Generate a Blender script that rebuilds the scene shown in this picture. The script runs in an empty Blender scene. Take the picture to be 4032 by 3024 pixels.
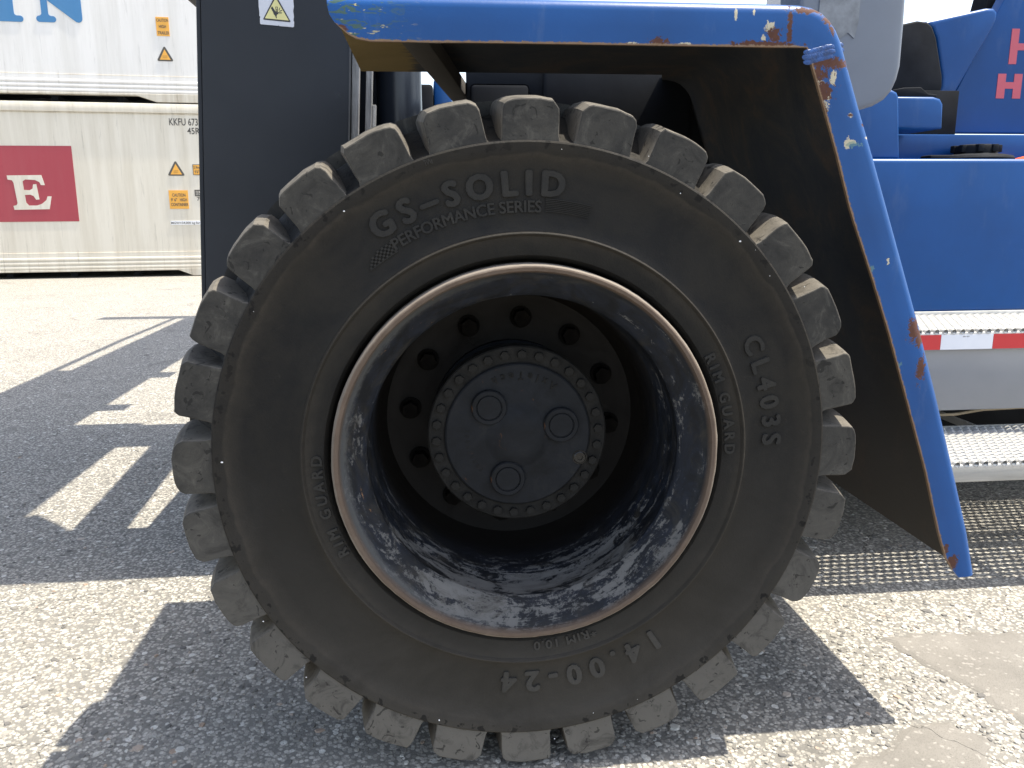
import bpy, bmesh, math, random
import numpy as np
from mathutils import Vector, Matrix

random.seed(7)
rng = np.random.default_rng(7)
D = bpy.data
SC = bpy.context.scene
COL = SC.collection
R = math.radians

# ------------------------------------------------------------------ camera
cam_d = D.cameras.new("camera")
cam_d.sensor_width = 36.0
cam_d.lens = 29.213
cam_d.clip_start = 0.05
cam_d.clip_end = 2000
cam = D.objects.new("camera", cam_d)
COL.objects.link(cam)
right = Vector((0.994927, -0.100527, -0.003834))
fwd = Vector((0.097549, 0.973364, -0.207478))
up = Vector((0.024589, 0.206051, 0.978232))
m = Matrix((( right.x, up.x, -fwd.x, -0.18365),
            ( right.y, up.y, -fwd.y, -1.52548),
            ( right.z, up.z, -fwd.z, 1.15325),
            (0, 0, 0, 1)))
cam.matrix_world = m
SC.camera = cam

# ------------------------------------------------------------------ sky, sun, exposure
SUN = Vector((0.42, 0.003, 1.0)).normalized()
world = D.worlds.new("World")
SC.world = world
world.use_nodes = True
wn = world.node_tree
bg = wn.nodes["Background"]
sky = wn.nodes.new("ShaderNodeTexSky")
sky.sky_type = 'NISHITA'
sky.sun_disc = False
sky.sun_elevation = math.asin(SUN.z)
sky.sun_rotation = math.atan2(SUN.x, SUN.y)
sky.air_density = 1.0
sky.dust_density = 2.0
sky.ozone_density = 1.0
hs = wn.nodes.new("ShaderNodeHueSaturation")
hs.inputs["Saturation"].default_value = 0.70
wn.links.new(sky.outputs[0], hs.inputs["Color"])
wn.links.new(hs.outputs[0], bg.inputs[0])
bg.inputs[1].default_value = 0.15
sun_d = D.lights.new("sun", 'SUN')
sun_d.energy = 3.9
sun_d.angle = R(0.53)
sun_d.color = (1.0, 0.93, 0.80)
sun = D.objects.new("sun", sun_d)
COL.objects.link(sun)
sun.rotation_euler = (-SUN).to_track_quat('-Z', 'Y').to_euler()
sun.location = (4, 2, 12)
vs = SC.view_settings
vs.view_transform = 'Standard'
vs.look = 'None'
vs.exposure = 1.45
vs.gamma = 1.0
vs.use_curve_mapping = False

# ------------------------------------------------------------------ material helpers
class NT:
    def __init__(s, name):
        s.m = D.materials.new(name)
        s.m.use_nodes = True
        s.t = s.m.node_tree
        s.b = s.t.nodes["Principled BSDF"]
        s.tc = s.t.nodes.new("ShaderNodeTexCoord")
        s.obj = s.tc.outputs["Object"]
        s.uv = s.tc.outputs["UV"]
        s.geo = s.t.nodes.new("ShaderNodeNewGeometry")
        s.pos = s.geo.outputs["Position"]
    def link(s, a, b):
        s.t.links.new(a, b)
    def _in(s, sock, v):
        if hasattr(v, "is_output"):
            s.link(v, sock)
        elif isinstance(v, (tuple, list)) and len(v) == 3 and sock.type == 'RGBA':
            sock.default_value = (*v, 1)
        else:
            sock.default_value = v
    def math(s, op, a, b=0.0, clamp=False):
        n = s.t.nodes.new("ShaderNodeMath")
        n.operation = op
        n.use_clamp = clamp
        s._in(n.inputs[0], a)
        s._in(n.inputs[1], b)
        return n.outputs[0]
    def mix(s, f, a, b, mode='MIX'):
        n = s.t.nodes.new("ShaderNodeMix")
        n.data_type = 'RGBA'
        n.blend_type = mode
        s._in(n.inputs[0], f)
        s._in(n.inputs[6], a)
        s._in(n.inputs[7], b)
        return n.outputs[2]
    def map(s, vec, scale=(1, 1, 1), loc=(0, 0, 0)):
        n = s.t.nodes.new("ShaderNodeMapping")
        s.link(vec, n.inputs[0])
        n.inputs[1].default_value = loc
        n.inputs[3].default_value = scale
        return n.outputs[0]
    def noise(s, vec, scale, detail=4, rough=.55, dist=0.0):
        n = s.t.nodes.new("ShaderNodeTexNoise")
        s.link(vec, n.inputs["Vector"])
        n.inputs["Scale"].default_value = scale
        n.inputs["Detail"].default_value = detail
        n.inputs["Roughness"].default_value = rough
        n.inputs["Distortion"].default_value = dist
        return n.outputs[0]
    def voro(s, vec, scale, feature='F1', rand=1.0):
        n = s.t.nodes.new("ShaderNodeTexVoronoi")
        n.feature = feature
        s.link(vec, n.inputs["Vector"])
        n.inputs["Scale"].default_value = scale
        n.inputs["Randomness"].default_value = rand
        return n
    def ramp(s, f, stops, mode='LINEAR'):
        n = s.t.nodes.new("ShaderNodeValToRGB")
        n.color_ramp.interpolation = mode
        e = n.color_ramp.elements
        while len(e) < len(stops):
            e.new(0.5)
        for q, (p, c) in zip(e, stops):
            q.position = p
            if not isinstance(c, (tuple, list)):
                c = (c, c, c)
            q.color = (*c, 1)
        s._in(n.inputs[0], f)
        return n.outputs[0]
    def sep(s, v):
        n = s.t.nodes.new("ShaderNodeSeparateXYZ")
        s.link(v, n.inputs[0])
        return n.outputs
    def bump(s, h, strength=.3, dist=.01):
        n = s.t.nodes.new("ShaderNodeBump")
        n.inputs["Strength"].default_value = strength
        n.inputs["Distance"].default_value = dist
        s.link(h, n.inputs["Height"])
        s.link(n.outputs[0], s.b.inputs["Normal"])
        return n
    def out(s, col=None, rough=None, metal=None, spec=None):
        if col is not None: s._in(s.b.inputs["Base Color"], col)
        if rough is not None: s._in(s.b.inputs["Roughness"], rough)
        if metal is not None: s._in(s.b.inputs["Metallic"], metal)
        if spec is not None: s._in(s.b.inputs["Specular IOR Level"], spec)
        return s.m
    def spots(s, vec, lst, nz):
        """soft ellipses in the x-z plane with ragged outlines; returns 0..1"""
        x, y, z = s.sep(vec)
        acc = None
        for (cx, cz, rx, rz) in lst:
            a = s.math('MULTIPLY', s.math('SUBTRACT', x, cx), 1 / rx)
            b = s.math('MULTIPLY', s.math('SUBTRACT', z, cz), 1 / rz)
            d = s.math('SQRT', s.math('ADD', s.math('MULTIPLY', a, a), s.math('MULTIPLY', b, b)))
            acc = d if acc is None else s.math('MINIMUM', acc, d)
        d = s.math('ADD', acc, s.math('MULTIPLY', s.math('SUBTRACT', nz, .5), 4.6))
        return s.ramp(s.math('MULTIPLY', d, .5), [(.42, 1.0), (.47, 0.0)])

def simple(name, col, rough=.6, metal=0.0, var=.25, scale=14, bump=0.0, spec=.5, stretch=(1, 1, 1)):
    n = NT(name)
    v = n.noise(n.map(n.obj, stretch), scale, 6, .6)
    lo = tuple(c * (1 - var) for c in col)
    hi = tuple(min(1, c * (1 + var)) for c in col)
    c = n.ramp(v, [(.3, lo), (.7, hi)])
    if bump:
        n.bump(n.noise(n.obj, scale * 6, 4), bump, .004)
    return n.out(c, rough, metal, spec)

MAT = {}
# --- worn asphalt with exposed aggregate
def mk_asphalt(name, base_lo, base_hi, stone, stones=1.0, patch=False):
    n = NT(name)
    p = n.pos
    wob = n.noise(p, 40, 2)
    v1 = n.voro(p, 105)
    cell = n.sep(v1.outputs["Color"])[0]
    v2 = n.voro(p, 46)
    cell2 = n.sep(v2.outputs["Color"])
    big = n.noise(p, 1.3 if not patch else 6.0, 6, .65)
    fine = n.noise(p, 420, 3, .7)
    base = n.mix(n.ramp(big, [(.3, 0.0), (.7, 1.0)]), base_lo, base_hi)
    sc = n.mix(cell, tuple(c * .55 for c in stone), tuple(min(.8, c * 1.35) for c in stone))
    edge = n.ramp(v1.outputs["Distance"], [(.0, 1.0), (.42, 1.0), (.62, 0.0)])
    keep = n.ramp(cell2[1], [(.0, 1.0), (1.0, 1.0)]) if not patch else n.ramp(cell, [(.88, 0.0), (.90, 1.0)])
    f1 = n.math('MULTIPLY', edge, keep)
    f1 = n.math('MULTIPLY', f1, stones)
    c = n.mix(f1, base, sc)
    # larger pale stones
    big2 = n.ramp(v2.outputs["Distance"], [(.0, 1.0), (.33, 1.0), (.40, 0.0)])
    pick = n.ramp(cell2[0], [(.80, 0.0), (.82, 1.0)]) if not patch else n.ramp(cell2[0], [(.985, 0.0), (.99, 1.0)])
    st2 = n.mix(cell2[2], tuple(c * .9 for c in stone), (.55, .53, .48))
    f2 = n.math('MULTIPLY', big2, pick)
    c = n.mix(f2, c, st2)
    # dark specks + tar stains + thin cracks
    c = n.mix(n.ramp(fine, [(.32, .6), (.47, 0.0)]), c, tuple(q * .35 for q in base_lo))
    st = n.noise(p, 2.6, 6, .65, .6)
    c = n.mix(n.ramp(st, [(.58, 0.0), (.72, .5)]), c, tuple(q * .6 for q in base_lo))
    dn = n.t.nodes.new("ShaderNodeVectorMath"); dn.operation = 'ADD'
    nz = n.t.nodes.new("ShaderNodeTexNoise"); n.link(p, nz.inputs["Vector"]); nz.inputs["Scale"].default_value = 5; nz.inputs["Detail"].default_value = 6
    sc_ = n.t.nodes.new("ShaderNodeVectorMath"); sc_.operation = 'SCALE'; n.link(nz.outputs["Color"], sc_.inputs[0]); sc_.inputs["Scale"].default_value = .35
    n.link(p, dn.inputs[0]); n.link(sc_.outputs[0], dn.inputs[1])
    vc = n.voro(dn.outputs[0], 1.5, 'DISTANCE_TO_EDGE')
    crack = n.ramp(vc.outputs["Distance"], [(.0, 1.0), (.002, .7), (.0045, 0.0)])
    gate = n.ramp(n.noise(p, 1.7, 3), [(.48, 0.0), (.55, 1.0)])
    crack = n.math('MULTIPLY', crack, gate)
    c = n.mix(n.math('MULTIPLY', crack, .7 if not patch else .35), c, (.02, .018, .016))
    h = n.math('ADD', n.math('MULTIPLY', f1, .5), n.math('MULTIPLY', f2, .9))
    h = n.math('ADD', h, n.math('MULTIPLY', fine, .5))
    h = n.math('SUBTRACT', h, n.math('MULTIPLY', crack, 2.0))
    n.bump(h, .55 if not patch else .6, .004)
    return n.out(c, .92, 0, .25)
MAT['asphalt'] = mk_asphalt("asphalt", (.135, .129, .117), (.195, .185, .165), (.34, .32, .28))
MAT['patch'] = mk_asphalt("asphalt_patch", (.150, .140, .124), (.20, .187, .166), (.26, .245, .22), .45, True)
# gravel stones, one tone per island
n = NT("stone")
c = n.ramp(n.geo.outputs["Random Per Island"], [(.0, (.11, .106, .10)), (.35, (.20, .19, .17)), (.7, (.31, .295, .26)), (.93, (.50, .48, .43)), (1.0, (.30, .22, .16))])
c = n.mix(n.ramp(n.noise(n.pos, 300, 3), [(.3, .35), (.6, 0.0)]), c, (.12, .11, .1))
MAT['stone'] = n.out(c, .9, 0, .2)

# --- rubber
def mk_rubber(name, dark, dust, lo, hi, tread=False):
    n = NT(name)
    p = n.pos
    a = n.noise(p, 7, 8, .65, .8)
    b = n.noise(p, 60, 5, .7)
    f = n.math('ADD', n.math('MULTIPLY', a, .75), n.math('MULTIPLY', b, .25))
    f = n.ramp(f, [(lo, 0.0), (hi, 1.0)])
    c = n.mix(f, dark, dust)
    x, y, z = n.sep(p)
    # dried mud near the road, brightened further as painted haze, ragged upper limit
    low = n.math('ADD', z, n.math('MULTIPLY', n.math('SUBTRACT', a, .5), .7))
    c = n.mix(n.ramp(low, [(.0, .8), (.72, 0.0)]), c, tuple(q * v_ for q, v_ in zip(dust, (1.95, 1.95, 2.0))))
    # radial bands: dust caught below the shoulder and around the bead ridge
    zz = n.math('SUBTRACT', z, .68)
    r = n.math('SQRT', n.math('ADD', n.math('MULTIPLY', x, x), n.math('MULTIPLY', zz, zz)))
    r = n.math('ADD', r, n.math('MULTIPLY', n.math('SUBTRACT', n.noise(p, 9, 4), .5), .03))
    if not tread:
        band = n.ramp(r, [(.405, .0), (.424, .55), (.434, .22), (.446, 0.0), (.535, 0.0), (.558, .30), (.566, .65), (.570, .12), (.60, .25)])
        c = n.mix(n.math('MULTIPLY', band, n.ramp(b, [(.2, .4), (.7, 1.0)])), c, (.050, .043, .034))
        ang = n.noise(n.map(p, (5, 5, 5)), 9, 3)
        scuff = n.ramp(n.math('MULTIPLY', n.ramp(r, [(.565, 0.0), (.575, 1.0)]), ang), [(.56, 0.0), (.60, 1.0)])
        c = n.mix(n.math('MULTIPLY', scuff, .8), c, tuple(q * .55 for q in dark))
        blot = n.noise(n.map(p, (1, 1, 1), (4, 0, 2)), 3.2, 9, .7, 1.6)
        c = n.mix(n.ramp(blot, [(.46, 0.0), (.62, .55)]), c, tuple(q * .9 for q in dust))
        rub = n.noise(n.map(p, (2, 1, 2), (1, 0, 7)), 11, 8, .78, 2.2)
        c = n.mix(n.ramp(rub, [(.60, 0.0), (.70, .5)]), c, tuple(q * 1.35 for q in dust))
        scr = n.noise(n.map(p, (3, 1, 40)), 4, 2)
        c = n.mix(n.ramp(scr, [(.70, 0.0), (.76, .35)]), c, tuple(q * 1.3 for q in dust))
    else:
        nx, ny, nz_ = n.sep(n.geo.outputs["Normal"])
        side = n.ramp(n.math('ABSOLUTE', ny), [(.35, 1.0), (.8, 0.0)])
        c = n.mix(side, c, n.mix(b, (.075, .068, .058), (.15, .135, .112)))
        bl = n.noise(n.map(p, (1, 1, 1), (2, 0, 5)), 17, 8, .72, 1.4)
        c = n.mix(n.ramp(bl, [(.36, .55), (.50, 0.0)]), c, tuple(q * .75 for q in dark))
        c = n.mix(n.ramp(bl, [(.54, 0.0), (.68, .6)]), c, tuple(q * 1.5 for q in dust))
        ch = n.noise(n.map(p, (1.0, 1, 1.0)), 38, 3, .6, 1.5)
        c = n.mix(n.ramp(ch, [(.63, 0.0), (.66, .7)]), c, tuple(q * .5 for q in dark))
    n.bump(n.math('ADD', n.math('MULTIPLY', b, .6), n.noise(p, 260, 3)), .28 if not tread else .14, .003)
    return n.out(c, n.ramp(f, [(0, .66), (1, .95)]), 0, .14)
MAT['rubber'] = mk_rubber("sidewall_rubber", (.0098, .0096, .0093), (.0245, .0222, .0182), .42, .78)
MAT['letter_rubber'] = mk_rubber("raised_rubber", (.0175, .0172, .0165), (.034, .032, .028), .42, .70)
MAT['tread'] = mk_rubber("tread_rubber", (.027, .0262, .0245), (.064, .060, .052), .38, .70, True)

MAT['edge_dust'] = simple('dusty_rubber_edge', (.20, .185, .155), .9, 0, .35, 60, .2)
# --- rim paint: dark blue-black, scuffed to grey primer, rusted lip
n = NT("rim_paint")
p = n.obj
x, y, z = n.sep(p)
r = n.math('SQRT', n.math('ADD', n.math('MULTIPLY', x, x), n.math('MULTIPLY', z, z)))
w1 = n.noise(n.map(p, (1, 2.2, 1)), 11, 9, .72, 1.2)
ang = n.math('ARCTAN2', z, x)
cmb = n.t.nodes.new("ShaderNodeCombineXYZ")
n.link(n.math('MULTIPLY', ang, .8), cmb.inputs[0]); n.link(n.math('MULTIPLY', y, 22.0), cmb.inputs[1]); n.link(n.math('MULTIPLY', r, 15.0), cmb.inputs[2])
w2 = n.math('ADD', n.math('MULTIPLY', n.noise(cmb.outputs[0], 2.1, 10, .74, .35), .62), n.math('MULTIPLY', n.noise(p, 110, 7, .8), .38))
c = n.mix(n.ramp(w1, [(.42, 0.0), (.6, 1.0)]), (.0055, .0065, .0085), (.0105, .0135, .021))
low = n.ramp(n.math('MULTIPLY', z, -1), [(.0, 0.0), (.28, 1.0)])
side = n.ramp(n.math('ABSOLUTE', x), [(.18, 0.0), (.33, .75)])
wearz = n.math('MAXIMUM', low, n.math('MULTIPLY', side, .6))
depth = n.ramp(y, [(.0, .75), (.10, 1.0), (.19, .65), (.26, 0.0)])
w = n.math('ADD', n.math('MULTIPLY', w2, .6), n.math('MULTIPLY', w1, .4))
scuff = n.ramp(n.math('ADD', w, n.math('MULTIPLY', n.math('MULTIPLY', wearz, depth), .13)), [(.585, 0.0), (.615, 1.0)])
c = n.mix(n.math('MULTIPLY', scuff, .85), c, n.mix(w1, (.070, .071, .070), (.155, .150, .140)))
grime = n.ramp(n.noise(n.map(p, (1, 2, 1)), 8, 9, .75, 1.0), [(.50, 0.0), (.66, .75)])
c = n.mix(grime, c, n.mix(w2, (.012, .011, .009), (.045, .040, .032)))
# bare primer ring next to the lip
ring = n.ramp(n.math('ADD', r, n.math('MULTIPLY', n.math('SUBTRACT', w2, .5), .045)), [(.343, 0.0), (.351, 1.0)])
c = n.mix(n.math('MULTIPLY', ring, n.ramp(n.math('MULTIPLY', x, -1), [(-.25, .08), (.25, .6)])), c, (.095, .097, .095))
# rust
rs = n.noise(p, 17, 8, .7, 1.0)
lip = n.ramp(r, [(.3575, 0.0), (.3595, 1.0)])
c = n.mix(lip, c, n.mix(rs, (.060, .040, .029), (.130, .098, .074)))
rsp = n.ramp(n.noise(n.map(p, (1, 3, 1)), 13, 9, .75, 2.0), [(.665, 0.0), (.69, 1.0)])
c = n.mix(n.math('MULTIPLY', rsp, n.ramp(y, [(.1, 1.0), (.2, 0.2)])), c, (.22, .12, .055))
edge = n.ramp(n.math('ADD', r, n.math('MULTIPLY', n.math('SUBTRACT', rs, .5), .004)), [(.3692, 0.0), (.3705, 1.0)])
c = n.mix(n.math('MULTIPLY', edge, .9), c, (.19, .165, .138))
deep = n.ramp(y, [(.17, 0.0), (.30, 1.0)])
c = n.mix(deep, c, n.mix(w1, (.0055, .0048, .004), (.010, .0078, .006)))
n.bump(n.math('ADD', n.math('MULTIPLY', scuff, -.4), n.math('MULTIPLY', rs, .8)), .35, .004)
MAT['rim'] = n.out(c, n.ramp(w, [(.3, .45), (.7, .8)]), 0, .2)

# --- hub casting
n = NT("hub_paint")
p = n.obj
w1 = n.noise(p, 14, 8, .7, .5)
c = n.ramp(w1, [(.3, (.0075, .008, .0085)), (.55, (.0125, .0138, .0165)), (.75, (.024, .0235, .022))])
c = n.mix(n.ramp(n.noise(p, 19, 6, .7, 1.5), [(.66, 0.0), (.70, .8)]), c, (.075, .034, .015))
c = n.mix(n.ramp(n.noise(n.map(p, (1, 1, .4)), 55, 3), [(.75, 0.0), (.78, .7)]), c, (.15, .15, .15))
n.bump(n.noise(p, 150, 4), .25, .002)
MAT['hub'] = n.out(c, .6, 0, .13)
MAT['hub_ring'] = simple("hub_flange", (.0135, .013, .012), .7, 0, .5, 30, .3, .12)
MAT['hub_rusty'] = simple("hub_bolt_steel", (.0125, .012, .011), .65, 0, .5, 40, .3, .12)
MAT['nut'] = simple('wheel_nut_steel', (.0075, .0065, .0055), .8, 0, .4, 40, .2, .05)
MAT['chrome'] = simple("plug_steel", (.012, .012, .012), .25, .4, .3, 40)

# --- blue paint, fender with chips and rust
def blue_base(n, p, col=(.0025, .054, .200)):
    a = n.noise(p, 3.0, 6, .6)
    return n.mix(n.ramp(a, [(.3, 0.0), (.7, 1.0)]), tuple(q * .85 for q in col), tuple(q * 1.12 for q in col))
n = NT("blue_paint")
p = n.obj
c = blue_base(n, p)
c = n.mix(n.ramp(n.noise(n.map(p, (1, 1, .3)), 9, 7, .7), [(.55, 0.0), (.8, .22)]), c, (.16, .19, .24))
c = n.mix(n.ramp(n.noise(p, 60, 3), [(.76, 0.0), (.78, .6)]), c, (.25, .28, .3))
MAT['blue'] = n.out(c, .40, 0, .3)

n = NT("fender_paint")
p = n.obj
u_, v_, w_ = n.sep(n.uv)
n1 = n.noise(p, 85, 8, .75, .8)
n2 = n.noise(n.map(p, (1, 1, 1), (3, 1, 2)), 70, 6, .7)
c = blue_base(n, p)
c = n.mix(n.ramp(n.noise(n.map(p, (1, 1, .25)), 13, 7, .7), [(.58, 0.0), (.8, .28)]), c, (.17, .21, .27))
# tiny random nicks and runs
c = n.mix(n.ramp(n.noise(n.map(p, (1, 1, .7)), 46, 4, .7), [(.745, 0.0), (.76, .8)]), c, (.42, .45, .42))
# olive and gold flecks on the front end
xs = n.sep(p)[0]
fle = n.ramp(n.noise(n.map(p, (22, 1, 60)), 1.5, 5, .6, .8), [(.545, 0.0), (.575, 1.0)])
gate = n.ramp(n.math('ADD', n.math('MULTIPLY', xs, 1.0), 0.5), [(.20, 1.0), (.32, 0.0)])
c = n.mix(n.math('MULTIPLY', n.math('MULTIPLY', fle, gate), .85), c, (.045, .085, .05))
fl2 = n.ramp(n.noise(n.map(p, (30, 1, 90)), 1.3, 4, .6, .5), [(.63, 0.0), (.65, 1.0)])
c = n.mix(n.math('MULTIPLY', fl2, gate), c, (.38, .33, .16))
cream = n.spots(p, [(.563, 1.383, .016, .006), (.592, 1.392, .007, .014), (.585, 1.362, .006, .014), (.462, 1.479, .009, .012), (.452, 1.462, .007, .006),
                    (.575, 1.34, .012, .018), (.632, 1.325, .005, .004), (.64, 1.276, .009, .004), (.672, 1.283, .007, .003), (.30, 1.449, .012, .0025),
                    (.63, 1.272, .006, .010), (.735, 1.045, .003, .006), (.20, 1.449, .010, .0022), (.395, 1.503, .003, .012), (.43, 1.505, .0025, .008)], n1)
c = n.mix(cream, c, (.40, .36, .26))
green = n.spots(p, [(.643, 1.270, .016, .006), (.70, 1.03, .006, .009), (.775, .83, .008, .010), (.80, .70, .012, .012)], n2)
c = n.mix(n.math('MULTIPLY', green, .6), c, (.10, .19, .16))
rust = n.spots(p, [(.578, 1.419, .050, .011), (.560, 1.398, .026, .012), (.570, 1.366, .024, .020), (.577, 1.322, .008, .028), (.530, 1.511, .035, .007), (.500, 1.480, .005, .05),
                   (.470, 1.466, .016, .014), (.455, 1.451, .060, .006), (.575, 1.495, .012, .010), (.585, 1.478, .007, .010), (.632, 1.325, .005, .003),
                   (.803, .905, .013, .026), (.818, .885, .012, .016), (.826, .822, .009, .034), (.665, 1.307, .012, .003), (.25, 1.452, .018, .008),
                   (.945, .39, .012, .018), (.925, .42, .008, .012), (-.325, 1.466, .010, .006)], n1)
c = n.mix(rust, c, n.mix(n2, (.045, .018, .013), (.105, .045, .028)))
# edge wear: bare rusty steel along the cut inner edge
ed = n.math('ADD', v_, n.math('MULTIPLY', n.math('SUBTRACT', n1, .5), -.16))
c = n.mix(n.ramp(ed, [(.035, 1.0), (.05, 0.0)]), c, n.mix(n2, (.10, .055, .035), (.24, .16, .09)))
n.bump(n.math('ADD', n.math('MULTIPLY', rust, -1.0), n.math('MULTIPLY', n1, .25)), .3, .003)
MAT['fender'] = n.out(c, n.mix(rust, (.36, .36, .36), (.85, .85, .85)), 0, .32)
# grimy underside with an overspray of gold paint at the front end
n = NT("fender_underside")
p = n.obj
a = n.noise(p, 5, 8, .7, .7)
c = n.ramp(a, [(.3, (.022, .028, .038)), (.52, (.042, .042, .043)), (.70, (.085, .062, .045))])
xs, ys, zs = n.sep(p)
brush = n.noise(n.map(p, (4, 60, 1)), 1.6, 4)
g = n.math('ADD', xs, n.math('MULTIPLY', n.math('SUBTRACT', brush, .5), .16))
c = n.mix(n.ramp(n.math('ADD', g, .5), [(.285, .95), (.30, 0.0)]), c, n.mix(a, (.15, .105, .035), (.26, .19, .075)))
zl = n.math('ADD', zs, n.math('MULTIPLY', n.math('SUBTRACT', a, .5), .8))
c = n.mix(n.ramp(zl, [(.35, .8), (.95, 0.0)]), c, (.060, .052, .042))
n.bump(n.noise(p, 90, 5), .3, .003)
MAT['under'] = n.out(c, .85, 0, .3)
MAT['weld'] = simple("weld_bead", (.006, .045, .17), .3, 0, .6, 60, .4)

MAT['dark_steel'] = simple("dark_painted_steel", (.0085, .010, .013), .7, 0, .3, 5, .1, .1)
n = NT("mast_paint")
p = n.obj
c = n.ramp(n.noise(p, 2.5, 6, .6), [(.3, (.0145, .018, .024)), (.7, (.022, .026, .033))])
c = n.mix(n.ramp(n.noise(n.map(p, (1, 1, .6)), 24, 5, .7), [(.745, 0.0), (.76, .55)]), c, (.075, .06, .05))
c = n.mix(n.ramp(n.noise(n.map(p, (1, 1, .5), (2, 3, 4)), 17, 3), [(.80, 0.0), (.81, .8)]), c, (.3, .31, .33))
MAT['mast'] = n.out(c, .6, 0, .3)
MAT['black'] = simple("grimy_black", (.010, .0115, .0145), .75, 0, .4, 8, .1, .12)
MAT['cylinder'] = simple("cylinder_paint", (.012, .016, .024), .30, 0, .3, 5)
MAT['rail'] = simple("worn_rail_steel", (.20, .20, .20), .55, .3, .5, 30, .2, stretch=(4, 4, .3))
MAT['grey'] = simple("grey_paint", (.185, .19, .20), .5, 0, .05, 6)
MAT['galv'] = simple("galvanised_steel", (.50, .49, .46), .5, .25, .12, 22, .1)
MAT['step_lip'] = simple("dusty_step_lip", (.36, .345, .31), .6, .1, .18, 20, .1, stretch=(.3, 1, 3))
MAT['tape_red'] = simple("red_reflective_tape", (.50, .02, .025), .4, 0, .06, 8)
MAT['tape_white'] = simple("white_reflective_tape", (.66, .67, .70), .4, 0, .03, 8)
MAT['print_grey'] = simple("small_print", (.12, .12, .12), .6, 0, .05, 8)
MAT['pink'] = simple("faded_red_letters", (.45, .075, .105), .5, 0, .06, 8)
MAT['mirror'] = simple("grey_plastic", (.125, .142, .172), .40, 0, .06, 9, .03)
MAT['sticker_grey'] = simple("peeling_sticker", (.17, .18, .19), .7, 0, .35, 25)
MAT['orange'] = simple("orange_plastic", (.75, .10, .02), .5, 0, .1, 20)
MAT['hose'] = simple("dusty_hose", (.34, .27, .18), .7, 0, .2, 20)
MAT['cabwhite'] = simple("off_white_paint", (.62, .62, .62), .5, 0, .04, 5)
MAT['decal_white'] = simple("decal_film", (.50, .51, .55), .5, 0, .06, 25)
MAT['decal_yellow'] = simple("decal_yellow", (.60, .55, .24), .5, 0, .06, 25)
MAT['decal_black'] = simple("decal_black", (.02, .02, .022), .5, 0, .05, 25)

def mk_cont(name, col, streak, warm):
    n = NT(name)
    p = n.obj
    s1 = n.noise(n.map(p, (3.0, 1, .18)), 2.0, 8, .7)
    s2 = n.noise(n.map(p, (9, 1, .5)), 2.0, 8, .75, .3)
    c = n.mix(n.ramp(n.noise(p, .7, 4), [(.3, 0.0), (.7, 1.0)]), col, tuple(q * .94 for q in col))
    c = n.mix(n.ramp(s1, [(.40, 0.0), (.68, streak)]), c, warm)
    c = n.mix(n.ramp(s2, [(.57, 0.0), (.70, streak)]), c, tuple(q * .55 for q in warm))
    sm = n.noise(n.map(p, (2, 1, 5)), 2.5, 7, .7)
    c = n.mix(n.ramp(sm, [(.66, 0.0), (.74, streak * .8)]), c, (.25, .24, .22))
    return n, c
n, c = mk_cont("white_reefer_paint", (.73, .71, .675), .45, (.50, .48, .43)); MAT['c_white'] = n.out(c, .5, 0, .4)
n, c = mk_cont("cream_reefer_paint", (.66, .615, .52), .55, (.46, .41, .315)); MAT['c_cream'] = n.out(c, .5, 0, .4)
n, c = mk_cont("grimy_rail_paint", (.60, .56, .47), .8, (.34, .28, .20)); MAT['c_rail'] = n.out(c, .6, 0, .4)
n, c = mk_cont("maroon_panel_paint", (.33, .045, .06), .15, (.36, .12, .12)); MAT['maroon'] = n.out(c, .5, 0, .4)
n, c = mk_cont("letter_blue_paint", (.055, .19, .38), .12, (.12, .24, .38)); MAT['c_blue'] = n.out(c, .5, 0, .4)
MAT['label_orange'] = simple("orange_label", (.72, .36, .055), .5, 0, .05, 12)
MAT['print'] = simple("dark_print", (.075, .07, .06), .6, 0, .1, 12)
MAT['print_soft'] = simple("faded_print", (.36, .22, .06), .6, 0, .1, 12)
MAT['strip_white'] = simple("white_label", (.70, .70, .70), .5, 0, .03, 12)

# ------------------------------------------------------------------ object helpers
def link_mesh(name, me, mats, parent=None, smooth=None):
    if not isinstance(mats, (list, tuple)):
        mats = [mats]
    for q in mats:
        me.materials.append(MAT[q] if isinstance(q, str) else q)
    if smooth is not None:
        for pl in me.polygons:
            pl.use_smooth = True
        me.set_sharp_from_angle(angle=R(smooth))
    o = D.objects.new(name, me)
    COL.objects.link(o)
    if parent is not None:
        o.parent = parent
    return o

def pyobj(name, v, f, mats, parent=None, smooth=None, midx=None, fix=True):
    me = D.meshes.new(name)
    me.from_pydata([tuple(map(float, q)) for q in v], [], f)
    if fix:
        bm = bmesh.new(); bm.from_mesh(me)
        bmesh.ops.recalc_face_normals(bm, faces=bm.faces)
        bm.to_mesh(me); bm.free()
    if midx is not None:
        me.polygons.foreach_set("material_index", midx)
    me.update()
    return link_mesh(name, me, mats, parent, smooth)

def bmobj(name, bm, mats, parent=None, smooth=None):
    me = D.meshes.new(name)
    bm.to_mesh(me); bm.free()
    return link_mesh(name, me, mats, parent, smooth)

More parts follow.
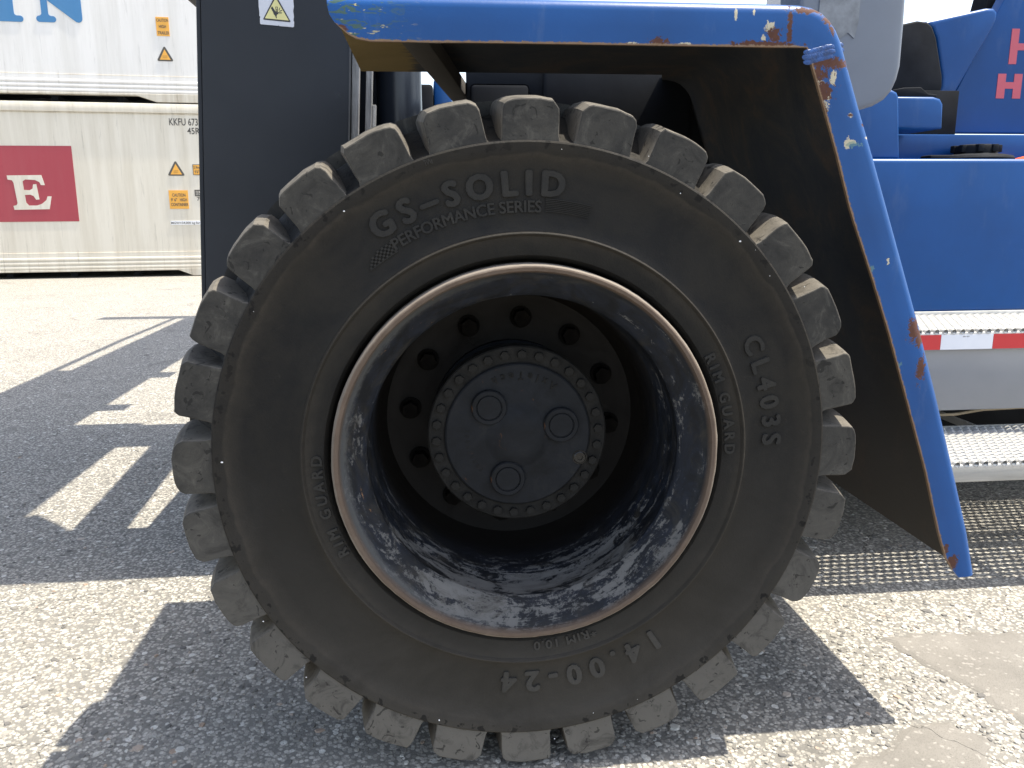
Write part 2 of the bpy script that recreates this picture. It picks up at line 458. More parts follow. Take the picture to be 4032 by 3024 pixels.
def add_box(bm, x0, x1, y0, y1, z0, z1, bev=0.0, seg=2, mi=0):
    t = bmesh.new()
    vs_ = [t.verts.new(q) for q in ((x0, y0, z0), (x1, y0, z0), (x1, y1, z0), (x0, y1, z0), (x0, y0, z1), (x1, y0, z1), (x1, y1, z1), (x0, y1, z1))]
    for q in ((3, 2, 1, 0), (4, 5, 6, 7), (0, 1, 5, 4), (1, 2, 6, 5), (2, 3, 7, 6), (3, 0, 4, 7)):
        t.faces.new([vs_[i] for i in q])
    if bev:
        bmesh.ops.bevel(t, geom=list(t.edges), offset=bev, segments=seg, profile=.5, affect='EDGES')
    for f in t.faces: f.material_index = mi
    tmp = D.meshes.new("tmp"); t.to_mesh(tmp); t.free()
    bm.from_mesh(tmp); D.meshes.remove(tmp)

def box(name, x0, x1, y0, y1, z0, z1, mat, parent=None, bev=0.004, seg=2):
    bm = bmesh.new()
    add_box(bm, x0, x1, y0, y1, z0, z1, bev, seg)
    return bmobj(name, bm, mat, parent, 35 if bev else None)

def prism(name, pts, y0, y1, mat, parent=None, bev=0.0, seg=3, smooth=35):
    """polygon in the x-z plane, extruded from y0 to y1"""
    bm = bmesh.new()
    a = [bm.verts.new((q[0], y0, q[1])) for q in pts]
    b = [bm.verts.new((q[0], y1, q[1])) for q in pts]
    f0 = bm.faces.new(a); f1 = bm.faces.new(b[::-1])
    k = len(pts)
    for i in range(k):
        bm.faces.new((a[i], b[i], b[(i + 1) % k], a[(i + 1) % k]))
    bmesh.ops.recalc_face_normals(bm, faces=bm.faces)
    if bev:
        bm.edges.ensure_lookup_table()
        bmesh.ops.bevel(bm, geom=list(f0.edges), offset=bev, segments=seg, profile=.5, affect='EDGES')
    return bmobj(name, bm, mat, parent, smooth)

def revolve(name, prof, mats, parent=None, N=160, closed=False, midx=None, smooth=40, loc=None):
    """profile of (r, y) turned about the wheel axis (y), centre at local origin"""
    k = len(prof)
    v, f, mi = [], [], []
    for i in range(N):
        a = 2 * math.pi * i / N
        ca, sa = math.cos(a), math.sin(a)
        for r, y in prof:
            v.append((r * ca, y, r * sa))
    for i in range(N):
        j = (i + 1) % N
        for q in range(k if closed else k - 1):
            w = (q + 1) % k
            f.append((i * k + q, i * k + w, j * k + w, j * k + q))
            mi.append(midx[q] if midx else 0)
    o = pyobj(name, v, f, mats, parent, smooth, mi)
    if loc: o.location = loc
    return o

def tube(name, pts, rad, mat, parent=None, N=10):
    pts = [Vector(q) for q in pts]
    v, f = [], []
    for i, q in enumerate(pts):
        t = (pts[min(i + 1, len(pts) - 1)] - pts[max(i - 1, 0)]).normalized()
        u = t.orthogonal().normalized() if abs(t.z) > .9 else t.cross(Vector((0, 0, 1))).normalized()
        w = t.cross(u)
        for j in range(N):
            a = 2 * math.pi * j / N
            v.append(q + u * (rad * math.cos(a)) + w * (rad * math.sin(a)))
    for i in range(len(pts) - 1):
        for j in range(N):
            f.append((i * N + j, i * N + (j + 1) % N, (i + 1) * N + (j + 1) % N, (i + 1) * N + j))
    f.append(tuple(range(N))); f.append(tuple(range((len(pts) - 1) * N, len(pts) * N)))
    return pyobj(name, v, f, mat, parent, 50)

def text_data(body, cap, bold=0.0, width=None, extrude=.002, fit='space', mono=None):
    """text as plain vertex and face lists, x from 0, baseline at 0, capital height cap"""
    def build(space):
        cu = D.curves.new("t", 'FONT')
        cu.body = body
        cu.size = cap / .7
        cu.space_character = space
        cu.offset = bold * cap
        cu.extrude = extrude
        cu.resolution_u = 3
        o = D.objects.new("t", cu)
        COL.objects.link(o)
        dg = bpy.context.evaluated_depsgraph_get()
        me = D.meshes.new_from_object(o.evaluated_get(dg))
        vv = np.array([q.co[:] for q in me.vertices])
        ff = [tuple(q.vertices) for q in me.polygons]
        D.objects.remove(o); D.curves.remove(cu); D.meshes.remove(me)
        return vv, ff
    s = 1.0
    vv, ff = build(1.0)
    if width and fit == 'space':
        w1 = np.ptp(vv[:, 0]); w2 = np.ptp(build(1.5)[0][:, 0])
        s = 1.0 + .5 * (width - w1) / max(1e-6, w2 - w1)
        vv, ff = build(max(.6, s))
    vv[:, 0] -= vv[:, 0].min()
    hgt = vv[:, 1].max()
    if hgt > 1e-6 and body.upper() == body and any(q.isalnum() for q in body):
        vv[:, 1] *= cap / hgt
    if width:
        vv[:, 0] *= width / np.ptp(vv[:, 0])
    return vv, ff

def text_flat(name, body, x, z, cap, mat, parent, y=-.002, width=None, bold=0.0, extrude=.001, fit='scale', shear=0.0):
    vv, ff = text_data(body, cap, bold, width, extrude, fit)
    w = np.stack([x + vv[:, 0] + shear * vv[:, 1], y - vv[:, 2], z + vv[:, 1]], 1)
    return pyobj(name, w, ff, mat, parent, fix=False)

def text_arc(name, body, a0, a1, rb, cap, y, mat, parent, bold=0.02, extrude=.003, fit='space', flip=False):
    """raised text round the wheel axis, from angle a0 to a1 in degrees; flip: tops towards the centre"""
    span = R(abs(a0 - a1))
    width = span * (rb + cap / 2)
    vv, ff = text_data(body, cap, 0.0, width, extrude, fit)
    if bold:
        b, k_ = bold * cap * 1.1, len(vv)
        sh = [(b, 0, 0), (-b, 0, .00006), (0, b * .7, .00012), (0, -b * .7, .00018), (b * .6, b * .5, .00024), (-b * .6, -b * .5, .0003), (b * .6, -b * .5, .00036), (-b * .6, b * .5, .00042)]
        ff = [tuple(i + j * k_ for i in q) for j in range(8) for q in ff]
        vv = np.concatenate([vv + np.array(q) for q in sh], 0)
    t = vv[:, 0] / width
    if not flip:
        a = R(a0) - span * t
        r = rb + vv[:, 1]
    else:
        a = R(a0) + span * t
        r = rb - vv[:, 1]
    w = np.stack([r * np.cos(a), y - vv[:, 2], r * np.sin(a)], 1)
    return pyobj(name, w, ff, mat, parent, fix=False)

def empty(name, loc, label, cat, rz=0.0, group=None):
    o = D.objects.new(name, None)
    COL.objects.link(o)
    o.location = loc
    o.rotation_euler = (0, 0, rz)
    o.empty_display_size = .2
    o['label'] = label; o['category'] = cat
    if group: o['group'] = group
    return o

# ------------------------------------------------------------------ ground
GZ = 0.0
g = pyobj("ground", [(-250, -120, GZ), (250, -120, GZ), (250, 400, GZ), (-250, 400, GZ)], [(0, 1, 2, 3)], 'asphalt')
g['kind'] = 'structure'

def ragged(pts, step=.03, amp=.012, seed=1):
    rr = random.Random(seed)
    out = []
    for i, a in enumerate(pts):
        b = pts[(i + 1) % len(pts)]
        L = math.hypot(b[0] - a[0], b[1] - a[1])
        k = max(1, int(L / step))
        for j in range(k):
            t = j / k
            out.append((a[0] + (b[0] - a[0]) * t + rr.uniform(-amp, amp), a[1] + (b[1] - a[1]) * t + rr.uniform(-amp, amp)))
    return out
def ground_sheet(name, pts, z, mat):
    bm = bmesh.new()
    f = bm.faces.new([bm.verts.new((q[0], q[1], .0006)) for q in pts])
    f.normal_update()
    if f.normal.z < 0: f.normal_flip()
    bmesh.ops.inset_region(bm, faces=[f], thickness=.016, use_even_offset=False, use_boundary=True)
    for v in f.verts: v.co.z = z
    bmesh.ops.triangulate(bm, faces=[f])
    bm.normal_update()
    for q in bm.faces:
        if q.normal.z < 0: q.normal_flip()
    o = bmobj(name, bm, mat)
    o['kind'] = 'structure'
    return o
patch_outline = ragged([(1.02, .435), (1.16, .455), (1.32, .43), (1.55, .44), (2.1, .42), (2.1, -.4), (1.16, -.3), (1.13, -.02), (1.12, .16), (1.06, .30)], .03, .012, 3)
patch_small = ragged([(.885, .055), (.97, .05), (1.02, .0), (.98, -.05), (.96, -.10), (.72, -.13), (.66, -.10), (.70, -.045), (.80, .0)], .03, .012, 5)
ground_sheet("asphalt_patch", patch_outline, .004, 'patch')
ground_sheet("asphalt_patch", patch_small, .004, 'patch')

def inside(px, py, poly):
    c = np.zeros(len(px), bool)
    k = len(poly)
    for i in range(k):
        x0, y0 = poly[i]; x1, y1 = poly[(i + 1) % k]
        hit = ((y0 > py) != (y1 > py)) & (px < (x1 - x0) * (py - y0) / (y1 - y0 + 1e-12) + x0)
        c ^= hit
    return c
# aggregate worn out of the surface: real flat stones
def stones():
    NST = 30000
    yy = -.35 + 3.0 * rng.random(NST) ** 1.9
    xx = rng.uniform(-1, 1, NST) * (1.55 + .75 * np.clip(yy, 0, 9)) + .05
    rad = np.clip(rng.lognormal(math.log(.0052), .42, NST), .0025, .016)
    keep = ~(inside(xx, yy, patch_outline) | inside(xx, yy, patch_small)) | (rng.random(NST) < .16)
    clump = np.sin(xx * 7 + 1.3 * np.sin(yy * 5)) + np.sin(yy * 9 + 2 * np.sin(xx * 4))
    keep &= rng.random(NST) < .62 + .25 * clump
    xx, yy, rad = xx[keep], yy[keep], rad[keep]
    k = 6
    n_ = len(xx)
    ang = (np.arange(k) / k * 2 * math.pi)[None, :] + rng.uniform(0, 6.28, (n_, 1)) + rng.uniform(-.3, .3, (n_, k))
    el = rng.uniform(.6, 1.0, (n_, 1)); rot = rng.uniform(0, 3.14, (n_, 1))
    def ring(scale, z):
        a = ang
        rr = rad[:, None] * scale * rng.uniform(.78, 1.15, (n_, k)) if scale == 1 else rad[:, None] * scale * ring.last / rad[:, None]
        if scale == 1: ring.last = rr
        lx, ly = rr * np.cos(a), rr * np.sin(a) * el
        X = xx[:, None] + lx * np.cos(rot) - ly * np.sin(rot)
        Y = yy[:, None] + lx * np.sin(rot) + ly * np.cos(rot)
        return np.stack([X, Y, np.broadcast_to(z, X.shape)], 2)
    h = np.minimum(rad * rng.uniform(.22, .5, n_), rng.uniform(.0018, .0042, n_))[:, None]
    base = ring(1, np.full((n_, 1), -.001))
    tilt = rng.uniform(-.15, .15, (n_, k)) * h
    top = ring(.74, h + tilt)
    V = np.concatenate([base, top], 1).reshape(-1, 3)
    F = []
    for i in range(n_):
        o = i * 2 * k
        for j in range(k):
            w = (j + 1) % k
            F.append((o + j, o + w, o + k + w, o + k + j))
        F.append(tuple(range(o + k, o + 2 * k)))
    me = D.meshes.new("gravel")
    me.from_pydata(V.tolist(), [], F)
    o = link_mesh("gravel", me, 'stone')
    o['kind'] = 'stuff'
    o['label'] = "pale aggregate stones worn proud of the old asphalt"
stones()

# ------------------------------------------------------------------ containers
CA = (-7.369, 13.356); CRZ = math.atan2(.101, .995)
def container(label, z0, wall, cut_l, cut_r):
    c = empty("refrigerated_container", (CA[0], CA[1], z0), label, "container", CRZ, "containers stacked across the yard")
    x0, x1, Dp, Hh = -8.0, 4.15, 2.44, 2.896
    box("wall", x0 + .1, x1 - .1, .03, Dp, .40, Hh - .14, wall, c, 0)
    box("top_rail", x0 + .1, x1 - .1, 0, .2, Hh - .16, Hh - .004, wall, c, .012)
    # ribbed bottom skirt: three rolled ribs
    bm = bmesh.new()
    for zz in (.155, .225, .295):
        add_box(bm, x0 + .1, x1 - .1, .004, .10, zz, zz + .052, .012, 2)
    add_box(bm, x0 + .1, x1 - .1, .018, .2, .14, .42, 0)
    bmobj("ribbed_skirt", bm, wall, c, 35)
    # bottom rail: raised along the middle, coming down to the ground level near the corner
    pts = [(x0 + .1, .11), (cut_l, .11), (cut_r, .012), (x1 - .1, .012), (x1 - .1, .142), (x0 + .1, .142)]
    prism("bottom_rail", pts, 0, .16, 'c_rail', c, .004, 1)
    box("floor", x0 + .1, x1 - .1, .55, Dp, .10, .16, 'black', c, 0)
    for xx in np.arange(x0 + .9, cut_l - .2, 1.02):
        box("cross_member", xx, xx + .10, .20, Dp, .02, .11, 'black', c, 0)
    for xx in (x0, x1 - .178):
        for zz in (0, Hh - .118):
            box("corner_casting", xx, xx + .178, -.006, .16, zz, zz + .118, 'c_rail', c, .012)
        box("corner_post", xx + .012, xx + .166, .004, .16, .12, Hh - .12, wall, c, .01)
    box("seam_strip", x0 + .1, x1 - .1, .020, .04, .415, .432, 'c_rail', c, .003, 1)
    box("seam_strip", x0 + .1, x1 - .1, .020, .04, Hh - .178, Hh - .163, 'c_rail', c, .003, 1)
    return c
low = container("cream refrigerated container at the bottom of the stack with a maroon logo panel", 0.0, 'c_cream', 2.86, 3.10)
upc = container("white refrigerated container on top of the cream one with large blue letters", 2.900, 'c_white', 2.44, 2.74)
Z1 = 2.900

# maroon panel with a white E
prism("logo_panel", [(-2.6, .945), (1.33, .957), (1.33, 2.19), (-2.6, 2.17)], .024, .034, 'maroon', low, 0, 1, None)
def poly_letter(name, polys, y0, y1, mat, parent):
    bm = bmesh.new()
    for pts in polys:
        a = [bm.verts.new((q[0], y0, q[1])) for q in pts]
        b = [bm.verts.new((q[0], y1, q[1])) for q in pts]
        bm.faces.new(a); bm.faces.new(b[::-1])
        k = len(pts)
        for i in range(k):
            bm.faces.new((a[i], b[i], b[(i + 1) % k], a[(i + 1) % k]))
    bmesh.ops.recalc_face_normals(bm, faces=bm.faces)
    return bmobj(name, bm, mat, parent)
# slab-serif E measured off the panel (image px of the second close-up -> metres)
def E_(px, py):
    return (.295 + (px - 33) * .562 / (262 - 33) , 1.717 - (py - 1043) * .563 / (1246 - 1043))
E_pts = [E_(*q) for q in ((33, 1046), (248, 1043), (263, 1102), (238, 1102), (232, 1085), (205, 1072), (145, 1069), (127, 1080), (129, 1130), (165, 1132), (184, 1122), (190, 1098), (210, 1096),
                          (219, 1186), (198, 1188), (185, 1166), (165, 1158), (131, 1160), (134, 1205), (150, 1222), (200, 1222), (232, 1212), (262, 1190), (272, 1168), (297, 1168), (276, 1244), (56, 1247), (52, 1224),
                          (72, 1220), (80, 1208), (70, 1088), (62, 1074), (36, 1070))]
poly_letter("letter", [E_pts], .0205, .030, 'c_cream', low)
# big blue rounded serif letters on the upper one
def arcpts(cx, cz, r, a0, a1, k=6):
    return [(cx + r * math.cos(R(a0 + (a1 - a0) * i / k)), cz + r * math.sin(R(a0 + (a1 - a0) * i / k))) for i in range(k + 1)]
def serif_stem(xa, xb, x0s, x1s, zb, zt, foot=.095):
    r = foot / 2
    p = []
    p += arcpts(x0s + r, zb + r, r, 270, 90, 8)
    p += arcpts(xa - .045, zb + foot + .045, .045, 270, 360, 5)
    p += arcpts(xa - .045, zt - foot - .045, .045, 0, 90, 5)
    p += arcpts(x0s + r, zt - r, r, 270, 90, 8)
    p += arcpts(x1s - r, zt - r, r, 90, -90, 8)
    p += arcpts(xb + .045, zt - foot - .045, .045, 90, 180, 5)
    p += arcpts(xb + .045, zb + foot + .045, .045, 180, 270, 5)
    p += arcpts(x1s - r, zb + r, r, 90, -90, 8)
    return p
zb = 4.105 - Z1
zt = zb + 1.15
poly_letter("letter", [serif_stem(.36, .70, .18, .83, zb, zt)], .022, .032, 'c_blue', upc)
stemN = serif_stem(1.105, 1.205, 1.02, 1.315, zb + .01, zt)
diag = [(1.06, zt - .001)] + [(1.215, zb + .335)] + arcpts(1.645, zb + .085, .065, 232, 360, 8) + [(1.71, zt - .001), (1.62, zt - .001), (1.62, zb + .60), (1.27, zt - .001)]
poly_letter("letter", [stemN], .022, .032, 'c_blue', upc)
poly_letter("letter", [diag], .0205, .031, 'c_blue', upc)

def tri_sign(parent, cx, zb_, zt_, w):
    s = prism("warning_triangle", arcpts(cx - w / 2 + .02, zb_ + .015, .018, 270, 150, 4)[0:5] + arcpts(cx, zt_ - .02, .018, 150, 30, 4) + arcpts(cx + w / 2 - .02, zb_ + .015, .018, 30, -90, 4), .024, .034, 'print', parent, 0, 1, None)
    prism("sign_face", [(cx - w / 2 + .04, zb_ + .018), (cx, zt_ - .045), (cx + w / 2 - .04, zb_ + .018)], .021, .03, 'label_orange', s, 0, 1, None)
    text_flat("lettering", "DANGER", cx - .035, zb_ + .072, .016, 'print_soft', s, .0202, .075)
    text_flat("lettering", "HEAVY", cx - .035, zb_ + .045, .016, 'print_soft', s, .0202, .072)
def label(parent, x0, z0, x1, z1, lines, cap, border=False):
    s = box("label", x0, x1, .023, .032, z0, z1, 'print' if border else 'label_orange', parent, 0)
    if border:
        prism("label_face", [(x0 + .01, z0 + .01), (x1 - .01, z0 + .01), (x1 - .01, z1 - .01), (x0 + .01, z1 - .01)], .0215, .03, 'label_orange', s, 0, 1, None)
    for (t, tx, tz, tw) in lines:
        text_flat("lettering", t, tx, tz, cap, 'print', s, .0205, tw, .018)
label(upc, 2.831, 3.965 - Z1, 3.033, 4.26 - Z1, [("CAUTION", 2.842, 4.187 - Z1, .185), ("HIGH", 2.875, 4.088 - Z1, .11), ("TRAILER", 2.848, 3.990 - Z1, .18)], .048)
tri_sign(upc, 2.93, 3.574 - Z1, 3.80 - Z1, .25)
tri_sign(low, 2.95, 1.717, 1.955, .265)
label(low, 2.80, 1.158, 3.113, 1.47, [("CAUTION", 2.855, 1.365, .215), ("9' 6\"", 2.828, 1.285, .10), ("HIGH", 2.975, 1.285, .115), ("CONTAINER", 2.825, 1.205, .28)], .052)
label(low, 3.225, 1.725, 3.348, 1.903, [("2.9m", 3.241, 1.832, .092), ("9'6\"", 3.252, 1.758, .075)], .046, True)
text_flat("lettering", "KKFU 673751 9", 2.905, 2.545, .115, 'print', low, .026, .72, .012)
text_flat("lettering", "45R1", 3.185, 2.405, .105, 'print', low, .026, .24, .012)
box("label", 2.79, 3.55, .024, .032, .885, .955, 'strip_white', low, 0)
text_flat("lettering", "MGW=34,000 kg for  UIC rail", 2.80, .900, .038, 'print', low, .0215, .68, .012)
bm = bmesh.new()
for q in ((3.225, 3.243, 1.37, 1.478), (3.243, 3.40, 1.46, 1.478), (3.243, 3.40, 1.37, 1.388), (3.278, 3.290, 1.388, 1.46)):
    add_box(bm, q[0], q[1], .024, .032, q[2], q[3])
bmobj("railway_mark", bm, 'print', low)
text_flat("lettering", "i", 3.252, 1.393, .06, 'print', low, .026, .016, .01)
text_flat("lettering", "c", 3.297, 1.393, .058, 'print', low, .026, .052, .01)
text_flat("lettering", "70", 3.255, 1.295, .062, 'print', low, .026, .088, .01)

# ------------------------------------------------------------------ the container handler
truck = empty("container_handler", (0, 0, 0), "big blue container handler truck with a huge solid front tyre, steps and a tall mast", "forklift truck")
WC = (0, 0, .68)

# ---- tyre
prof = [(.330, .085), (.376, .075), (.379, .030), (.383, .016), (.388, .009), (.402, .0055), (.416, .004), (.4225, .0015), (.4262, -.0050), (.4278, -.0058), (.4303, -.0038), (.4318, .0065),
        (.440, .0105), (.458, .0135), (.50, .0145), (.535, .0140), (.552, .0105), (.564, .0055), (.570, .0022), (.579, .0008), (.5878, -.0008), (.5908, .0010), (.5925, .005),
        (.596, .020), (.601, .045), (.613, .075), (.634, .105), (.648, .130), (.652, .16), (.652, .20), (.648, .23), (.634, .255), (.613, .285), (.601, .315), (.596, .34), (.592, .36), (.57, .362),
        (.45, .35), (.33, .32)]
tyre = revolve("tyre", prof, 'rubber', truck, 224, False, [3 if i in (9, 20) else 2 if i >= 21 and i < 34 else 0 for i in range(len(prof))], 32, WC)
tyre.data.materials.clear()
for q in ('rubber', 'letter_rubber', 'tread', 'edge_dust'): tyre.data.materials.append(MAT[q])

def lug_mesh(far=False, seed=0):
    rr = random.Random(seed)
    bm = bmesh.new()
    # rows from the front face back: (y, r_bottom, r_top, half angle base, half angle top, skew)
    # rows from the front face back: y, r_bottom, r_top, half angle right, half angle left, corner radius
    rows = [(.0030, .5895, .6590, 4.72, 4.72, .011), (.0042, .588, .6612, 4.86, 4.86, .012), (.0075, .588, .6630, 4.90, 4.90, .013), (.045, .588, .6710, 5.15, 5.15, .014),
            (.090, .588, .6775, 5.4, 5.5, .014), (.135, .60, .680, 5.45, 5.75, .014), (.172, .62, .680, 4.9, 5.7, .014)]
    cl, cr_ = rr.uniform(.8, 1.9), rr.uniform(.8, 1.9)
    wob = [[rr.uniform(-1, 1) for _ in range(24)] for _ in range(2)]
    ring = []
    for (y, rb, rt, hr, hl, crow) in rows:
        yy = .36 - y if far else y
        pr = []
        for sgn, h0 in ((-1, hl), (1, hr)):
            cr = crow * (cl if sgn < 0 else cr_)
            ht = h0 - .25
            side = [(rb, h0 + .35), (rb + .012, h0 + .02), (rt - cr * 1.6, ht)]
            for k_ in range(1, 4):
                q = R(90 * k_ / 4)
                side.append((rt - cr * 1.2 * (1 - math.sin(q)), ht - math.degrees(cr * (1 - math.cos(q)) / rt)))
            side.append((rt, ht - math.degrees(cr / rt)))
            side.append((rt + .0012, (ht - math.degrees(cr / rt)) * .5))
            w_ = wob[0 if sgn < 0 else 1]
            pr.append([(r_ + .0013 * w_[i_], sgn * (a_ + .10 * w_[i_ + 10])) for i_, (r_, a_) in enumerate(side)])
        pr = pr[0] + [(rt + .0016, 0.0)] + pr[1][::-1]
        ring.append([bm.verts.new((r_ * math.sin(R(a_ * (-1 if far else 1))), yy, r_ * math.cos(R(a_)))) for r_, a_ in pr])
    K_ = len(ring[0])
    for a, b in zip(ring[:-1], ring[1:]):
        for i in range(K_ - 1):
            bm.faces.new((a[i], a[i + 1], b[i + 1], b[i]))
    bm.faces.new(ring[0]); bm.faces.new(ring[-1][::-1])
    bmesh.ops.recalc_face_normals(bm, faces=bm.faces)
    me = D.meshes.new("tread_lug")
    bm.to_mesh(me); bm.free()
    for pl in me.polygons: pl.use_smooth = True
    me.set_sharp_from_angle(angle=R(24))
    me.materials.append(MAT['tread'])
    return me
lms, lmf = [lug_mesh(False, q) for q in range(9)], lug_mesh(True)
PITCH = 360 / 28
for i in range(28):
    o = D.objects.new("tread_lug", lms[(i * 5 + i // 4) % 9]); COL.objects.link(o); o.parent = tyre
    o.rotation_euler = (0, R(.55 + PITCH * i + random.uniform(-.25, .25)), 0)
for i in range(28):
    o = D.objects.new("tread_lug", lmf); COL.objects.link(o); o.parent = tyre
    o.rotation_euler = (0, R(.55 + PITCH * (i + .5)), 0)
# raised lettering
YS = .0135
text_arc("raised_lettering", "GS\u2013SOLID", 122.8, 82.6, .4965, .042, YS, 'letter_rubber', tyre, .075, .0030)
text_arc("raised_lettering", "PERFORMANCE SERIES", 121.0, 86.9, .4655, .0205, YS, 'letter_rubber', tyre, .042, .0024)
text_arc("raised_lettering", "CL403S", 27.4, 1.2, .4720, .036, YS, 'letter_rubber', tyre, .060, .0030)
text_arc("raised_lettering", "14.00-24", -56.5, -96.3, .4605, .043, YS, 'letter_rubber', tyre, .060, .0030)
YB = .0045
text_arc("raised_lettering", "RIM GUARD", 28.9, -.6, .3915, .0200, YB + .0012, 'letter_rubber', tyre, .060, .0024)
text_arc("raised_lettering", "RIM GUARD", 207.2, 177.6, .3915, .0200, YB + .0012, 'letter_rubber', tyre, .060, .0024)
text_arc("raised_lettering", "*RIM 10.0", -69.6, -88.2, .3890, .0195, YB + .0012, 'letter_rubber', tyre, .040, .0022)
text_arc("raised_lettering", "TWI", 108.7, 107.1, .5765, .0095, .0006, 'tread', tyre, .0, .0012)
# chequered flag emblem and the eight speed lines
def polar_blocks(name, cells, y, th, mat, parent):
    v, f = [], []
    for (a0, a1, r0, r1) in cells:
        o = len(v)
        for yy in (y - th, y + .001):
            for (a, r) in ((a0, r0), (a1, r0), (a1, r1), (a0, r1)):
                v.append((r * math.cos(R(a)), yy, r * math.sin(R(a))))
        f += [(o, o + 1, o + 2, o + 3), (o + 4, o + 7, o + 6, o + 5), (o, o + 4, o + 5, o + 1), (o + 1, o + 5, o + 6, o + 2), (o + 2, o + 6, o + 7, o + 3), (o + 3, o + 7, o + 4, o)]
    return pyobj(name, v, f, mat, parent)
cells = []
for i in range(13):
    t = (i + .5) / 13
    top = .010 + .012 * t + .006 * max(0, math.sin(t * 3.1 * 2 - .5)) + (.004 if t > .45 else 0)
    for j in range(7):
        if (i + j) % 2 == 0 and (j + 1) * .0042 <= top + .0005:
            a0 = 128.2 - 7.3 * i / 13; a1 = a0 - 7.3 / 13
            cells.append((a0, a1, .4625 + j * .0042, .4625 + (j + 1) * .0042))
cells += [(128.3 - 7.6 * k / 8, 128.3 - 7.6 * (k + 1) / 8, .4612, .4628) for k in range(8)]
polar_blocks("flag_emblem", cells, YS, .002, 'letter_rubber', tyre)
cells = []
for j in range(8):
    r0 = .4675 + j * .0031
    cells += [(86.0 - 10.2 * k / 8, 86.0 - 10.2 * (k + 1) / 8, r0, r0 + .0014) for k in range(8)]
polar_blocks("line_emblem", cells, YS, .002, 'letter_rubber', tyre)

# grit caught on the shoulder edge
gb = bmesh.new()
for i in range(30):
    a = random.uniform(0, 6.283); r = random.choice((random.uniform(.570, .588), random.uniform(.570, .588), random.uniform(.60, .65)))
    s_ = random.choice((.0008, .0010, .0012, .0019))
    bmesh.ops.create_icosphere(gb, subdivisions=1, radius=s_, matrix=Matrix.Translation((r * math.cos(a), .0012 if r < .59 else .004, r * math.sin(a))) @ Matrix.Diagonal((random.uniform(.7, 1.6), .8, random.uniform(.7, 1.3), 1)))
go = bmobj("stuck_grit", gb, 'strip_white', tyre)
go['kind'] = 'stuff'
# ---- rim: deep dish with a rusty lip, disc and wheel nuts
rp = [(.330, .10), (.362, .080), (.3715, .058), (.3735, .040), (.3737, -.001), (.3722, -.0072), (.3695, -.0108), (.3665, -.0120), (.3605, -.0108), (.3580, -.004), (.3560, .004), (.348, .013), (.338, .022), (.328, .032),
      (.318, .041), (.3125, .047), (.3100, .053), (.3112, .060), (.3135, .075), (.3135, .10), (.313, .13), (.313, .135), (.308, .145), (.3065, .20), (.3055, .275), (.301, .315), (.285, .345), (.21, .350), (.19, .350), (.10, .350)]
rim = revolve("wheel_rim", rp, 'rim', truck, 192, False, None, 28, WC)
# ragged dents on the lip: nudge a few lip vertices
k = len(rp)
for i in range(192):
    for q in (4, 5, 6, 7, 8):
        v = rim.data.vertices[i * k + q]
        s = 1 + .0016 * math.sin(i * .35) * math.sin(i * .11 + 1) + random.uniform(-.0009, .0009)
        v.co.x *= s; v.co.z *= s; v.co.y += random.uniform(-.0006, .0006)
def hexbolt(r, h, flange=None):
    bm = bmesh.new()
    if flange:
        bmesh.ops.create_cone(bm, cap_ends=True, segments=20, radius1=flange, radius2=flange, depth=.006, matrix=Matrix.Translation((0, -.003, 0)) @ Matrix.Rotation(R(90), 4, 'X'))
    bmesh.ops.create_cone(bm, cap_ends=True, segments=6, radius1=r, radius2=r * .94, depth=h, matrix=Matrix.Translation((0, -h / 2 - (.006 if flange else 0), 0)) @ Matrix.Rotation(R(90), 4, 'X'))
    me = D.meshes.new("bolt"); bm.to_mesh(me); bm.free()
    me.materials.append(MAT['hub_rusty' if not flange else 'nut'])
    return me
nut = hexbolt(.020, .026, .025)
for i in range(12):
    a = R(84 + i * 360 / 12)
    o = D.objects.new("wheel_nut", nut); COL.objects.link(o); o.parent = rim
    o.location = (.232 * math.cos(a), .349, .232 * math.sin(a)); o.rotation_euler = (0, random.uniform(0, 1), 0)

# ---- planetary hub
hp = [(.0, .1665), (.030, .1668), (.044, .1685), (.058, .1745), (.068, .1790), (.074, .1805), (.1525, .1820), (.1555, .1840), (.1570, .1880), (.1590, .1895), (.1895, .1895), (.1925, .1925), (.1925, .212), (.187, .218), (.185, .235), (.19, .245), (.175, .29), (.175, .350)]
hub = revolve("wheel_hub", hp, ['hub', 'hub_ring'], truck, 128, False, [1 if i >= 8 else 0 for i in range(len(hp))], 30, (0, 0, .677))
hb = hexbolt(.0105, .0075)
for i in range(30):
    a = R(3 + i * 12)
    o = D.objects.new("hub_bolt", hb); COL.objects.link(o); o.parent = hub
    o.location = (.1745 * math.cos(a), .1898, .1745 * math.sin(a)); o.rotation_euler = (0, random.uniform(0, 1), 0)
for (x, z) in ((-.062, .064), (.092, .022), (-.023, -.094)):
    o = revolve("planet_cap", [(0, .1705), (.0245, .1708), (.0262, .1735), (.0275, .1735), (.0282, .1700), (.0355, .1702), (.0378, .1725), (.0382, .1830)], 'hub', hub, 48, False, None, 30)
    o.location = (x, 0, z)
o = revolve("fill_plug", [(.0, .1795), (.006, .1795), (.0062, .1765), (.0115, .1762), (.0135, .1775), (.0140, .1800), (.0155, .1800), (.0160, .183)], 'chrome', hub, 32, False, None, 30)
o.location = (.134, 0, -.053)
text_arc("hub_lettering", "AxleTech", 52, 114, .1375, .0165, .1815, 'hub_ring', hub, .03, .0014, 'space', True)
text_arc("hub_lettering", "300550003", 172, 224, .1135, .0095, .1812, 'hub_ring', hub, .0, .0008, 'space', True)

